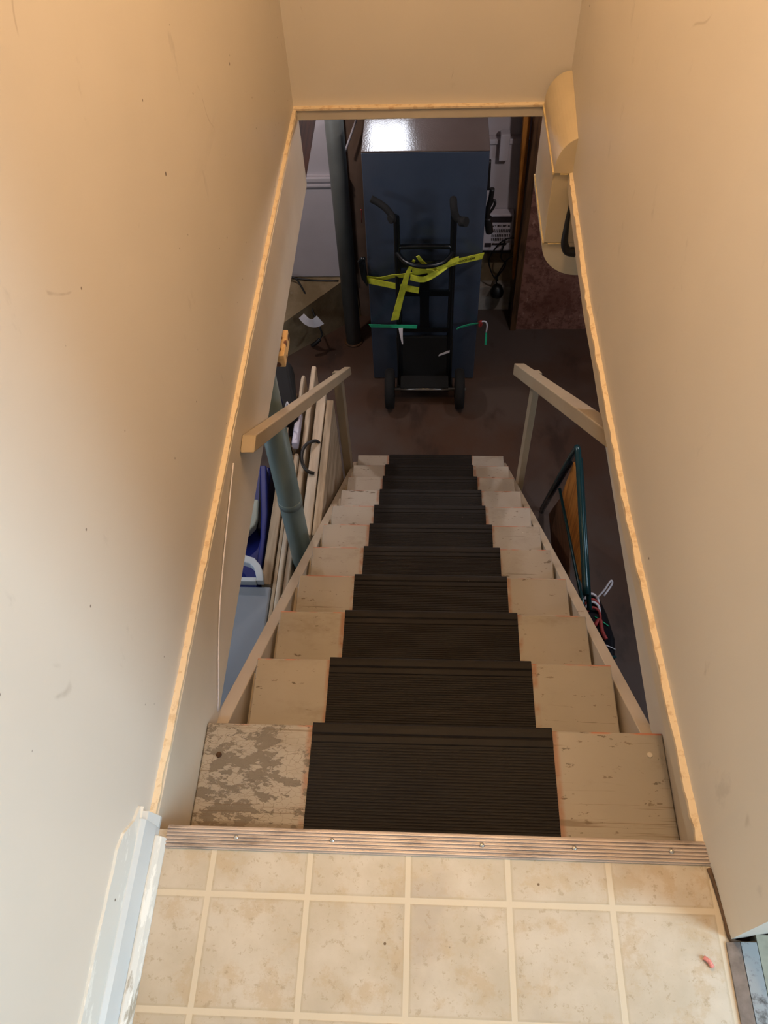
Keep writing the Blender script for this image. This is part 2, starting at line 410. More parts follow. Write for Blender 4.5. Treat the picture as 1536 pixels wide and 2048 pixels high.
m.mix(m.ramp(m.noise(30, 4), 0.5, 0.7), rgb(206, 160, 100)); m.specks(32, 0.42, rgb(92, 40, 16), 0.95, 0.55, (0.1, 0.3, 0.2)); M_knot = m.m
M_caulk = plain('dark_dirt_caulk', rgb(98, 76, 56), 0.8, var=0.4, scale=40)

# ------------------------------------------------------------------ upstairs shell
XL = -0.475
RW = [(-0.276, 0.398), (-0.14, 0.386), (0.5, 0.361), (1.11, 0.353), (1.66, 0.364), (2.05, 0.384)]
def xr(y):
    for (a, b), (c, d) in zip(RW, RW[1:]):
        if y <= c: return b+(d-b)*(y-a)/(c-a)
    return RW[-1][1]
struct(MB().box(XL-0.12, XL, -1.7, 2.16, 0.0, 2.3).build('wall_left', M_wall))
pts = [(x, y) for y, x in RW]
pts = [(x, y) for x, y in pts]+[(0.55, 2.05), (0.55, -0.25)]
struct(MB().prism(pts, 'z', 0.0, 2.3).build('wall_right', M_wall))
struct(MB().box(XL, 0.40, 2.047, 2.16, 0.0, 2.3).build('wall_front', M_wall))
struct(MB().box(-0.6, 0.72, -1.82, -1.7, -0.04, 2.3).build('wall_back', M_wall))
struct(MB().box(0.40, 0.55, -1.7, -1.18, 0.0, 2.3).box(0.40, 0.55, -1.18, -0.25, 2.05, 2.3).build('wall_right_of_door', M_wall))
struct(MB().box(-0.6, 0.6, -1.82, 2.16, 2.3, 2.36).build('ceiling', M_wall))
struct(MB().box(-0.474, 0.40, -1.7, -0.150, -0.03, 0.0).build('floor', M_tile))
struct(MB().box(-0.474, 0.44, -0.20, -0.155, -0.27, -0.03).build('trim_landing_header', M_board))
struct(MB().box(0.53, 3.0, -3.2, 1.5, -0.08, -0.02).build('floor_porch', M_conc))

# painted floor joists lining the stair opening and the raw drywall edge above them
struct(MB().box(-0.510, -0.463, -0.15, 2.047, -0.27, -0.008).build('trim_joist_left', M_board, bevel=0.002))
mb = MB(); random.seed(3); N = 90; y0, y1 = -0.14, 2.04; prev = None
for i in range(N+1):
    y = y0+(y1-y0)*i/N; w = 0.0105+random.uniform(-1, 1)*0.0016; h = random.uniform(-1, 1)*0.0008
    cur = [mb.bm.verts.new(p) for p in ((XL-0.002, y, -0.008), (XL-0.002, y, 0.002+h), (XL+w, y, 0.0+h), (XL+w, y, -0.008))]
    if prev:
        for k in range(4): mb.bm.faces.new((prev[k], prev[(k+1) % 4], cur[(k+1) % 4], cur[k]))
    else: mb.bm.faces.new(cur)
    prev = cur
mb.bm.faces.new(prev[::-1]); struct(mb.build('trim_ledge_left', M_ledge))
mb = MB(); prev = None; y0, y1 = -0.145, 1.66
for i in range(N+1):
    y = y0+(y1-y0)*i/N; X = xr(y); w = 0.0105+random.uniform(-1, 1)*0.0018; h = random.uniform(-1, 1)*0.0008
    cur = [mb.bm.verts.new(p) for p in ((X+0.002, y, -0.008), (X+0.002, y, 0.002+h), (X-w, y, 0.0+h), (X-w, y, -0.008))]
    if prev:
        for k in range(4): mb.bm.faces.new((prev[k], prev[(k+1) % 4], cur[(k+1) % 4], cur[k]))
    else: mb.bm.faces.new(cur)
    prev = cur
mb.bm.faces.new(prev[::-1]); struct(mb.build('trim_ledge_right', M_ledge))
pl = [(xr(y)-0.0095, y) for y in (-0.145, 0.2, 0.5, 0.8, 1.11, 1.4, 1.66)]
struct(MB().prism(pl+[(0.46, 1.66), (0.46, -0.145)], 'z', -0.045, -0.008).build('trim_plate_right', M_board, bevel=0.002))
struct(MB().box(0.411, 0.450, -0.15, 1.655, -0.272, -0.045).build('trim_joist_right', M_board, bevel=0.002))
struct(MB().box(XL, 0.40, 2.034, 2.16, -0.038, -0.001).build('trim_header_front', M_board, bevel=0.003))
struct(MB().box(XL, 0.325, 2.028, 2.047, -0.003, 0.003).build('trim_ledge_front', M_ledge))

# baseboard on the left of the landing, peeled white top strip + shoe moulding
bb = MB().prism([(XL, 0.0), (XL, 0.062), (-0.4655, 0.062), (-0.459, 0.056), (-0.4535, 0.020), (-0.4535, 0.0)], 'y', -1.7, -0.150).build('baseboard_left', M_bluetrim, bevel=0.001)
struct(bb)
mb = MB(); prev = None
for i in range(60):
    y = -0.132-(1.5*i/59); t = min(1, i/3); h = 0.036+0.078*math.sin(t*math.pi/2)+random.uniform(-1, 1)*0.0025
    cur = [mb.bm.verts.new(p) for p in ((XL-0.001, y, 0.058), (XL-0.001, y, max(h, 0.06)), (XL+0.004, y, max(h, 0.06)-0.001), (XL+0.0085, y, 0.058))]
    if prev:
        for k in range(4): mb.bm.faces.new((prev[k], prev[(k+1) % 4], cur[(k+1) % 4], cur[k]))
    else: mb.bm.faces.new(cur)
    prev = cur
mb.bm.faces.new(prev[::-1]); mb.build('peeled_strip', M_white, bb)
MB().prism([(-0.4535, 0.0), (-0.4535, 0.020), (-0.450, 0.020), (-0.443, 0.014), (-0.439, 0.004), (-0.439, 0.0)], 'y', -1.7, -0.164).build('shoe_molding', M_white, bb, bevel=0.001)
# baseboard end block that laps the first step
MB().prism([(XL, 0.0), (XL, 0.036), (-0.4655, 0.034), (-0.4535, 0.008), (-0.4535, 0.0)], 'y', -0.150, -0.132).build('end_return', M_bluetrim, bb, bevel=0.001)

# ribbed metal stair nosing
prof = [(-0.178, 0.0005), (-0.178, 0.002)]
for i in range(6):
    a = -0.1765+i*0.0052
    prof += [(a, 0.0022), (a+0.0012, 0.0048), (a+0.0030, 0.0048), (a+0.0042, 0.0022)]
prof += [(-0.1455, 0.0022), (-0.1435, 0.001), (-0.1425, -0.003), (-0.1425, -0.022), (-0.1445, -0.022), (-0.1445, 0.0005)]
t = thing('stair_nosing', (-0.02, -0.16, 0), 'ribbed dull metal edge strip between vinyl floor and top step', 'stair nosing')
MB().prism(prof, 'x', -0.440, 0.3925).build('strip', M_alu, t)
for x in (-0.33, -0.18, 0.05, 0.19, 0.335):
    MB().lathe([(0.0001, 0.0062), (0.003, 0.0058), (0.0038, 0.0045), (0.0038, 0.002)], (x, -0.160, 0), seg=12).build('screw', M_steel, t)

# door threshold at the right of the landing
t = thing('door_threshold', (0.45, -0.7, 0), 'dirty silver metal door threshold at right edge of vinyl floor', 'threshold')
MB().prism([(0.391, 0.0), (0.391, 0.004), (0.408, 0.010), (0.409, 0.0)], 'y', -1.17, -0.280).build('inner_slope', plain('greyish_worn_metal', rgb(128, 128, 132), 0.5, 0.6, var=0.4, scale=40), t)
MB().prism([(0.409, 0.0), (0.4088, 0.0105), (0.430, 0.013), (0.433, 0.0)], 'y', -1.17, -0.280).build('outer_slope', M_thresh, t)
MB().prism([(0.433, 0.0), (0.432, 0.010), (0.55, 0.004), (0.55, -0.02), (0.433, -0.02)], 'y', -1.17, -0.27).build('sill', M_sill, t)
MB().tube([(0.386, -0.182, 0.002), (0.391, -0.21, 0.003), (0.396, -0.25, 0.002), (0.400, -0.277, 0.003), (0.43, -0.280, 0.003), (0.47, -0.262, 0.003)], 0.0035, 8).build('trim_caulk', M_caulk)
struct(bpy.data.objects['trim_caulk'])
MB().tube([(0.356, -0.300, 0.003), (0.362, -0.305, 0.0045), (0.366, -0.312, 0.0035)], 0.0032, 8).build('candy_crumb', M_pink)
tag(bpy.data.objects['candy_crumb'], 'tiny pink and white wrapper scrap on the vinyl floor', 'litter')

# ------------------------------------------------------------------ basement shell
def ring_slab(name, mat):
    mb = MB()
    mb.box(-2.2, -0.512, -0.5, 4.1, -0.036, 0.0) 
    mb.box(-0.512, 2.2, 2.165, 4.1, -0.036, 0.0)
    mb.box(0.56, 2.2, -0.5, 2.165, -0.036, 0.0)
    return mb.build(name, mat)
struct(MB().box(-2.2, -0.60, -1.8, 4.1, -0.036, 0.0).box(-0.60, 0.56, 2.165, 4.1, -0.036, 0.0).box(0.56, 2.2, -1.8, 4.1, -0.036, -0.0).box(-0.6, 0.56, -1.8, -0.2, -0.075, -0.032)
       .box(-0.60, -0.512, -0.2, 2.165, -0.036, -0.001).box(0.455, 0.56, -0.2, 2.165, -0.036, -0.001).build('ceiling_basement', M_dark_wood))
struct(MB().box(-2.3, 2.3, -1.9, 4.1, ZF-0.1, ZF).build('floor_basement', M_bfloor))
struct(MB().box(-2.3, -2.2, -1.9, 4.1, ZF, 0).build('wall_basement_left', M_conc))
struct(MB().box(2.2, 2.3, -1.9, 4.1, ZF, 0).build('wall_basement_right', M_conc))
struct(MB().box(-2.2, 2.2, -1.9, -1.8, ZF, -0.075).build('wall_basement_back', M_conc))
# far foundation: left part stands nearer than the part behind the fridge
struct(MB().box(-2.2, -0.53, 3.76, 4.0, -1.97, -0.036).build('wall_basement_front_left', M_bwhite))
struct(MB().box(-2.2, -0.53, 3.735, 3.80, -1.97, -1.275).box(-2.2, -0.53, 3.72, 3.745, -1.30, -1.275).box(-2.2, -0.53, 3.72, 3.745, -1.335, -1.318).build('trim_insulation_left', M_bwhite, bevel=0.004))
struct(MB().hexa([(-2.2, 2.35, ZF), (-0.50, 3.80, ZF), (-0.50, 4.0, ZF), (-2.2, 4.0, ZF), (-2.2, 3.765, -1.97), (-0.53, 3.765, -1.97), (-0.53, 4.0, -1.97), (-2.2, 4.0, -1.97)]).build('wall_concrete_foot', M_conc))
struct(MB().box(-0.53, 0.27, 3.80, 4.0, ZF, -0.036).build('wall_basement_brown', M_brownwall))
struct(MB().box(0.27, 2.2, 3.93, 4.05, ZF, -1.86).build('wall_basement_concrete_right', M_conc))
struct(MB().box(0.27, 2.2, 3.90, 4.05, -1.86, -1.16).box(0.27, 2.2, 3.94, 4.05, -1.16, -0.036).box(0.27, 2.2, 3.885, 3.905, -1.185, -1.155).build('wall_basement_white_right', M_bwhite, bevel=0.004))
struct(MB().box(0.270, 0.50, 3.86, 3.93, ZF, -2.16).build('trim_whitewashed_patch', plain('whitewashed_concrete', rgb(164, 156, 146), 0.8, var=0.35, scale=9)))
struct(MB().tube([(-0.40, 3.77, -0.86), (-0.43, 3.745, -0.93), (-0.515, 3.73, -1.13)], 0.006, 8).build('trim_diagonal_bead', M_bwhite))
# right stub wall of strand board with its dark stud edge
struct(MB().box(0.535, 2.2, 3.66, 3.672, ZF, -0.036).build('wall_strand_board', M_osb))
struct(MB().box(0.500, 0.538, 3.645, 3.735, ZF, -0.036).build('trim_stud_edge', M_stud, bevel=0.002))
o = MB().hexa([(0.488, 3.74, -2.0), (0.515, 3.74, -2.0), (0.515, 3.80, -2.0), (0.488, 3.80, -2.0), (0.448, 3.74, -0.80), (0.488, 3.74, -0.80), (0.488, 3.80, -0.80), (0.448, 3.80, -0.80)]).build('pine_stud', M_orange, bevel=0.002)
tag(o, 'orange pine board standing against the dark stud beside the white wall', 'board')
struct(MB().box(-0.510, -0.470, 2.055, 3.72, -0.27, -0.038).build('trim_joist_far', M_dark_wood))

# basement windows; the left and right ones are unseen, added as light sources
def window(name, cx, cy, cz, w, h, axis, glow):
    fm = MB()
    def bx(a0, a1, z0, z1, t0, t1):
        if axis == 'y': fm.box(cx+a0, cx+a1, cy+t0, cy+t1, cz+z0, cz+z1)
        else: fm.box(cx+t0, cx+t1, cy+a0, cy+a1, cz+z0, cz+z1)
    f = 0.03
    bx(-w/2-f, w/2+f, -h/2-f, -h/2, -0.02, 0.02); bx(-w/2-f, w/2+f, h/2, h/2+f, -0.02, 0.02)
    bx(-w/2-f, -w/2, -h/2, h/2, -0.02, 0.02); bx(w/2, w/2+f, -h/2, h/2, -0.02, 0.02); 
    if w > 0.5: bx(-0.01, 0.01, -h/2, h/2, -0.018, 0.018)
    o = struct(fm.build(name, M_white))
    e = bpy.data.materials.new('glowing_pane'); e.use_nodes = True
    p = e.node_tree.nodes['Principled BSDF']; p.inputs['Emission Color'].default_value = (0.86, 0.9, 1, 1); p.inputs['Emission Strength'].default_value = glow
    p.inputs['Base Color'].default_value = rgb(220, 230, 240)
    fm = MB(); bx(-w/2, w/2, -h/2, h/2, -0.006, 0.006); fm.build('pane', e, o); return o
window('window_1', -0.27, 3.775, -0.50, 0.20, 0.30, 'y', 20)
window('fill_window_left', -2.185, 1.0, -0.55, 0.8, 0.35, 'x', 2)  # added glowing window, out of view on the left wall
window('fill_window_right', 2.185, 1.3, -0.55, 0.8, 0.35, 'x', 2)  # added glowing window, out of view on the right wall

# ------------------------------------------------------------------ staircase
st = thing('staircase', (0, 1.2, ZF), 'steep open wooden staircase in worn beige paint going down to the basement', 'staircase')
def zs(y): return -0.155-0.870*y
for x0, x1 in ((-0.472, -0.440), (0.388, 0.416)):
    y0 = 0.075 if x0 < 0 else 0.09; yb = 2.50
    MB().prism([(y0, zs(y0)), (yb, zs(yb)), (yb, ZF), (2.10, ZF), (y0-0.05, zs(y0-0.05)-0.30), (y0-0.05, zs(y0-0.05)-0.05)], 'x', x0, x1).build('stringer', M_string, st, bevel=0.002)
for n in range(1, 12):
    y = Y1+(n-1)*RUN; z = -n*RISE
    w0, w1 = (-0.462, 0.410) if n == 1 else (-0.427+random.uniform(-.003, .002), 0.380+random.uniform(-.002, .003))
    dy = 0.250 if n == 1 else 0.262
    tr = MB().box(w0, w1, y-dy, y, z-0.038, z).build('tread', M_tread1 if n == 1 else M_tread, st, bevel=0.003, origin=(0, y, z))
    if n > 1:
        for xa, xb in ((-0.4395, -0.4285), (0.3815, 0.3875)):
            MB().box(xa, xb, y-0.22, y-0.02, z-0.075, z-0.040).build('cleat', M_string, tr)
for x, y, c in ((-0.430, 0.035, 'l'), (0.381, 0.056, 'r')):
    MB().lathe([(0.0055, 0.0), (0.0055, 0.0012), (0.0035, 0.0016), (0.001, 0.0008)], (x, y, -RISE), seg=14).build('nail_head', M_stud if c == 'l' else M_board, st)
# rubber mats, one lapping each step
ordn = ['top', 'second', 'third', 'fourth', 'fifth', 'sixth', 'seventh', 'eighth', 'ninth', 'tenth', 'lowest']
RLX = [-0.255, -0.258, -0.254, -0.256, -0.252, -0.254, -0.257, -0.252, -0.255, -0.259, -0.253]
for n in range(1, 12):
    y = Y1+(n-1)*RUN; z = -n*RISE; t = 0.003
    p = [(-0.235, 0.0), (-0.235, t+0.001), (-0.214, t+0.001)]
    yy = -0.212
    while yy < -0.040:
        p += [(yy, t), (yy+0.0012, t+0.0011), (yy+0.0036, t+0.0011), (yy+0.0046, t)]; yy += 0.0056
    p += [(-0.036, t), (-0.034, t+0.0022), (-0.022, t+0.0022), (-0.019, t+0.0002), (-0.016, t+0.0028), (-0.006, t+0.003), (0.001, t+0.0022), (0.0045, t-0.001), (0.0055, -0.006), (0.0052, -0.034), (0.0012, -0.034), (0.0008, 0.0005)]
    o = MB().prism([(y+a, z+b) for a, b in p], 'x', RLX[n-1], RLX[n-1]+0.457+random.uniform(-.003, .003)).build('rubber_mat', M_rubber, origin=(-0.03, y, z))
    lab = 'black ribbed rubber mat covering the middle of the %s wooden step' % (ordn[n-1] if n in (1, 11) else ordn[n-1]+' from the top')
    if n == 10: lab = 'black rubber mat with white specks on the second lowest wooden step'
    tag(o, lab, 'stair mat', 'rubber mats down the stairs')

# handrails
def rail(name, prof, x0, x1, label, post, px0, px1):
    t = thing(name, ((x0+x1)/2, 1.5, -0.8), label, 'handrail', 'wooden stair handrails')
    MB().prism(prof, 'x', x0, x1).build('rail', M_rail, t, bevel=0.003)
    MB().prism(post, 'x', px0, px1).build('post', M_rail, t, bevel=0.002)
    return t
tl = rail('handrail', [(.729, -.068), (2.461, -1.53), (2.480, -1.60), (.685, -.078)], -0.4625, -0.430,
     'worn beige wooden handrail on the left side of the stairs with cut end facing up',
     [(2.33, -1.44), (2.41, -1.505), (2.41, -2.34), (2.33, -2.28)], -0.505, -0.4635)
trr = rail('handrail', [(.763, -.082), (2.30, -1.352), (2.30, -1.425), (.723, -.098)], 0.362, 0.410,
     'beige wooden handrail on the right side of the stairs, blue light on its post',
     [(2.02, -1.14), (2.10, -1.20), (2.10, -2.30), (2.02, -2.25)], 0.4175, 0.445)
o = MB().lathe([(0.036, 0.0), (0.038, 0.004), (0.034, 0.009), (0.004, 0.010)], (0, 0, 0), 'x', 24).build('wall_disc', M_board)
o.scale = (-1, 0.92, 0.62); o.location = (0.365, 0.760, -0.070)
o.location = (0.372, 0.768, -0.030)
tag(o, 'small round painted disc at upper end of the right handrail', 'disc')
MB().tube([(-0.4595, 0.62, -0.036), (-0.4600, 0.33, -0.122), (-0.4600, 0.16, -0.236), (-0.468, 0.150, -0.262)], 0.0016, 6).build('white_cord', M_label)
tag(bpy.data.objects['white_cord'], 'thin white cord stapled along the left painted joist', 'cord')
o = MB().box(-0.500, -0.456, 1.235, 1.345, -0.345, -0.300).build('wood_block', M_knot, bevel=0.002)
tag(o, 'small bright knotty pine block under the left joist', 'wood block')

# ------------------------------------------------------------------ duct in the right corner
d = thing('air_duct', (0.36, 1.85, -0.35), 'cream painted metal duct with quarter round top and elbow in the right corner', 'duct')
YD0, YD1 = 1.662, 2.033
def arc(cx, cz, rx, rz, a0, a1, n=12):
    return [(cx+rx*math.cos(math.radians(a0+(a1-a0)*i/n)), cz+rz*math.sin(math.radians(a0+(a1-a0)*i/n))) for i in range(n+1)]
top = [(0.362, 0.03)]+arc(0.383, 0.018, 0.071, 0.088, 90, 180)+[(0.312, 0.0), (0.362, 0.0)]
top = arc(0.383, 0.018, 0.071, 0.088, 90, 180)+[(0.312, -0.001), (0.383, -0.001)]
MB().prism(top, 'y', YD0-0.006, YD1-0.006+0.001).build('collar', M_duct, d, bevel=0.0015)
MB().box(0.311, 0.45, YD0, YD1-0.008, -0.235, -0.002).build('duct_box', M_duct, d, bevel=0.002)
el = [(0.311, -0.236)]+arc(0.430, -0.236, 0.122, 0.122, 180, 268)+[(0.46, -0.358), (0.46, -0.236)]
MB().prism(el, 'y', YD0+0.002, YD1-0.008).build('elbow', M_duct, d, bevel=0.0015)
MB().box(0.3075, 0.3125, YD0-0.002, YD1, -0.240, -0.232).build('seam', M_tape, d)
MB().box(0.3075, 0.3125, YD0-0.008, YD1, -0.004, 0.004).build('seam', M_tape, d)
MB().box(0.325, 0.372, YD0-0.0025, YD0, -0.238, -0.235).build('seam', M_tape, d)
MB().box(0.33, 0.352, YD0-0.009, YD0-0.006, -0.004, -0.001).build('seam', M_tape, d)
o = MB().tube([(0.371, 1.640, -0.070), (0.366, 1.625, -0.115), (0.364, 1.612, -0.160), (0.365, 1.606, -0.195), (0.376, 1.603, -0.220), (0.400, 1.603, -0.225)], [0.004, 0.016], 12).build('black_hanging_tool', M_cable)
tag(o, 'black curved handle hanging beside the duct under the right plate', 'hanging handle')

# ------------------------------------------------------------------ columns
def column(x, y, r, mat, label, z1, ring=None):
    t = thing('support_column', (x, y, ZF), label, 'column', 'round steel basement columns')
    MB().lathe([(r, ZF+0.012), (r, z1)], (x, y, 0), seg=36).build('pole', mat, t)
    MB().box(x-0.075, x+0.075, y-0.075, y+0.075, z1, z1+0.012).build('top_plate', mat, t)
    MB().lathe([(r+0.012, ZF), (r+0.012, ZF+0.008), (r+0.003, ZF+0.012)], (x, y, 0), seg=36).build('base_ring', M_stud, t)
    if ring is not None:
        MB().lathe([(r, ring), (r+0.003, ring), (r+0.003, ring+0.03), (r, ring+0.032)], (x, y, 0), seg=36).build('joint_ring', mat, t)
    return t
column(-0.552, 1.30, 0.043, M_post, 'grey green steel column rising between the left handrail and the stored panels', -0.29, -1.11)
column(-0.536, 3.545, 0.049, M_post2, 'dark grey steel column standing left of the blue fridge', -0.052)
MB().lathe([(0.004, 0), (0.004, 0.002)], (0, 0, 0)).bm.free()

# ------------------------------------------------------------------ fridge with hand truck
fr = thing('refrigerator', (-0.07, 3.5, ZF), 'tall dark blue fridge strapped to a black hand truck, shiny top with painted grey reflection', 'refrigerator')
FX0, FX1, FY0, FY1 = -0.385, 0.247, 3.20, 3.765
MB().hexa([(FX0, FY0, ZF+0.004), (FX1-0.002, FY0, ZF+0.004), (FX1-0.002, FY1, ZF+0.004), (FX0, FY1, ZF+0.004),
           (FX0+0.010, FY0, -0.826), (FX1, FY0, -0.826), (FX1, FY1, -0.826), (FX0+0.010, FY1, -0.826)]).build('cabinet', M_fridge, fr, bevel=0.004)
MB().box(FX0+0.010, FX1+0.001, FY0-0.001, FY1, -0.8255, -0.818).build('top_panel', M_fridgetop, fr, bevel=0.003)
MB().box(FX0+0.02, FX1-0.02, FY0+0.1, FY1, ZF, ZF+0.004).build('foot', M_tyre, fr)

ht = thing('hand_truck', (-0.06, 3.08, ZF), 'black two wheeled hand truck strapped against the blue fridge', 'hand truck')
TL, TR = -0.208, 0.083
MB().tube([(TL, 3.10, ZF+0.05), (TL, 3.10, -1.6), (TL, 3.10, -1.16), (TL-0.004, 3.098, -1.115), (TL-0.02, 3.07, -1.085)], 0.0165, 14).build('side_rail', M_black, ht)
MB().tube([(TR, 3.10, ZF+0.05), (TR, 3.10, -1.6), (TR, 3.10, -1.16), (TR-0.002, 3.10, -1.06), (TR-0.006, 3.09, -1.02)], 0.0165, 14).build('side_rail', M_black, ht)
MB().tube([(TL-0.02, 3.07, -1.085), (TL-0.05, 3.09, -1.055), (TL-0.09, 3.11, -1.035), (TL-0.125, 3.12, -1.02)], 0.0175, 12).build('grip', M_tyre, ht)
MB().tube([(TL-0.012, 3.06, -1.09), (TL-0.03, 3.045, -1.088)], 0.022, 14, smooth=0).build('grip_end', M_tyre, ht)
MB().tube([(TR-0.006, 3.09, -1.02), (TR-0.008, 3.07, -1.00), (TR-0.004, 3.04, -1.03), (TR+0.01, 3.03, -1.07), (TR+0.035, 3.02, -1.082)], 0.0185, 12).build('grip', M_tyre, ht)
MB().tube([(TR+0.03, 3.02, -1.085), (TR+0.058, 3.00, -1.075)], 0.024, 14, smooth=0).build('grip_end', M_tyre, ht)
MB().tube([(TL, 3.10, -1.29), ((TL+TR)/2, 3.10, -1.285), (TR, 3.10, -1.29)], 0.014, 10).build('crossbar', M_black, ht)
MB().tube([(TL, 3.09, -1.32), (TL+0.05, 3.02, -1.325), ((TL+TR)/2, 2.985, -1.325), (TR-0.05, 3.02, -1.325), (TR, 3.09, -1.32)], 0.013, 12, 6).build('loop_handle', M_black, ht)
MB().box(TL, TR, 3.085, 3.10, -1.41, -1.37).build('crossbar', M_black, ht)
MB().box(TL, TR, 3.085, 3.10, -1.60, -1.565).build('crossbar', M_black, ht)
MB().box(TL, TR, 3.085, 3.10, -1.86, -1.83).build('crossbar', M_black, ht)
MB().box((TL+TR)/2-0.028, (TL+TR)/2+0.024, 3.088, 3.098, -1.86, -1.41).build('center_strut', M_black, ht)
MB().box(TL-0.02, TR+0.02, 3.09, 3.108, -2.30, -1.90).build('lower_panel', M_tyre, ht, bevel=0.004)
MB().tube([(-0.30, 2.985, -2.221), (0.19, 2.985, -2.221)], 0.010, 10, 0).build('axle', M_steel, ht)
MB().hexa([(TL, 2.98, -2.235), (TR, 2.98, -2.235), (TR, 3.10, -2.235), (TL, 3.10, -2.235), (TL, 2.98, -2.205), (TR, 2.98, -2.205), (TR, 3.10, -2.21), (TL, 3.10, -2.21)]).build('axle_bracket', M_tyre, ht)
MB().box(TL-0.03, TR+0.03, 3.10, 3.19, ZF+0.001, ZF+0.012).build('toe_plate', M_tyre, ht)
for x in (-0.272, 0.150):
    w = MB().lathe([(0.05, -0.026), (0.100, -0.028), (0.117, -0.026), (0.124, -0.012), (0.125, 0.0), (0.124, 0.012), (0.117, 0.026), (0.100, 0.028), (0.05, 0.026)], (x, 2.985, ZF+0.125), 'x', 40).build('wheel', M_tyre, ht)
    MB().lathe([(0.0001, -0.030), (0.048, -0.028), (0.052, -0.024), (0.052, 0.024), (0.048, 0.028), (0.0001, 0.030)], (x, 2.985, ZF+0.125), 'x', 24).build('hub', M_black, w)
    MB().tube([(x-0.03, 3.10, -2.02), (x-0.028, 3.03, -2.06)], 0.01, 8, 0).bm.free()
MB().hexa([(0.02, 3.083, -2.045), (0.085, 3.083, -2.015), (0.085, 3.086, -2.015), (0.02, 3.086, -2.045), (0.025, 3.083, -2.030), (0.086, 3.083, -1.998), (0.086, 3.086, -1.998), (0.025, 3.086, -2.030)]).build('maker_sticker', M_label, ht)

# yellow ratchet strap
ys = thing('ratchet_strap', (-0.1, 3.05, -1.6), 'bright yellow webbing strap wrapped and knotted around the fridge and hand truck', 'strap')
MB().ribbon([(-0.387, 3.190, -1.552), (-0.318, 3.178, -1.553), (-0.236, 3.105, -1.478), (-0.19, 3.072, -1.45), (-0.094, 3.062, -1.425), (-0.03, 3.060, -1.41)], [0.028, 0.034], twist=0.5).build('webbing', M_yellow, ys)
MB().ribbon([(-0.05, 3.062, -1.422), (-0.022, 3.066, -1.412), (0.070, 3.070, -1.372), (0.159, 3.131, -1.393), (0.250, 3.192, -1.416)], 0.040).build('webbing', M_yellow, ys)
MB().ribbon([(-0.384, 3.186, -1.570), (-0.227, 3.100, -1.540), (-0.095, 3.072, -1.548)], 0.040).build('webbing', M_yellow, ys)
MB().ribbon([(-0.118, 3.030, -1.318), (-0.150, 3.040, -1.40), (-0.166, 3.045, -1.46), (-0.200, 3.052, -1.60), (-0.232, 3.060, -1.745)], [0.014, 0.046], twist=-0.4).build('loose_end', M_yellow, ys)
MB().ribbon([(-0.100, 3.015, -1.283), (-0.080, 3.035, -1.330), (-0.050, 3.045, -1.368), (-0.020, 3.048, -1.385)], [0.018, 0.030], twist=0.7).build('loose_end', M_yellow, ys)
MB().ribbon([(-0.13, 3.05, -1.395), (-0.07, 3.036, -1.385), (-0.01, 3.04, -1.400)], [0.03, 0.05], 0.006, twist=0.9).ribbon([(-0.14, 3.046, -1.44), (-0.07, 3.034, -1.445), (-0.005, 3.044, -1.415), (0.05, 3.052, -1.375)], [0.034, 0.026], 0.005, twist=-0.5).ribbon([(0.0, 3.046, -1.385), (0.06, 3.05, -1.352), (0.115, 3.075, -1.345)], [0.03, 0.026], 0.004).build('knot', M_yellow, ys)
MB().hexa([(-0.415, 3.17, -1.545), (-0.385, 3.165, -1.595), (-0.380, 3.20, -1.595), (-0.41, 3.21, -1.545), (-0.425, 3.165, -1.44), (-0.392, 3.165, -1.45), (-0.39, 3.20, -1.45), (-0.422, 3.20, -1.44)]).tube([(-0.42, 3.18, -1.44), (-0.405, 3.17, -1.415), (-0.392, 3.175, -1.42)], 0.012, 8).build('buckle', M_black, ys, bevel=0.003)
stitch('GOODYEAR', 0.020, (0.1615, 3.1272, -1.3935), (0.089, 0.061, -0.021), (0.10, 0.0, 1), M_ink, 'lettering', ys)

gs = thing('green_strap', (-0.05, 3.1, -1.84), 'green webbing strap around the lower fridge and hand truck', 'strap')
MB().ribbon([(-0.388, 3.192, -1.903), (-0.308, 3.136, -1.856), (-0.233, 3.080, -1.810), (-0.107, 3.078, -1.812)], 0.026).build('webbing', M_green, gs)
MB().ribbon([(0.125, 3.078, -1.823), (0.16, 3.115, -1.842), (0.20, 3.15, -1.860), (0.250, 3.192, -1.888)], [0.016, 0.030], twist=0.4).build('webbing', M_green, gs)
MB().ribbon([(-0.200, 3.072, -1.815), (-0.197, 3.062, -1.865), (-0.191, 3.058, -1.925)], [0.026, 0.006], 0.0015).build('white_tag', M_label, gs)
MB().tube([(0.252, 3.19, -1.88), (0.262, 3.18, -1.860), (0.270, 3.18, -1.88), (0.262, 3.185, -1.905), (0.256, 3.18, -1.885), (0.268, 3.18, -1.855)], 0.006, 8).build('red_hook_cord', M_red, gs)
MB().tube([(0.266, 3.18, -1.862), (0.290, 3.175, -1.858), (0.302, 3.175, -1.885), (0.300, 3.175, -1.94)], 0.0045, 8).build('white_cord_end', M_label, gs)
MB().ribbon([(0.300, 3.175, -1.94), (0.302, 3.172, -1.99), (0.303, 3.172, -2.035)], [0.010, 0.014], 0.002).build('loose_end', M_green, gs)

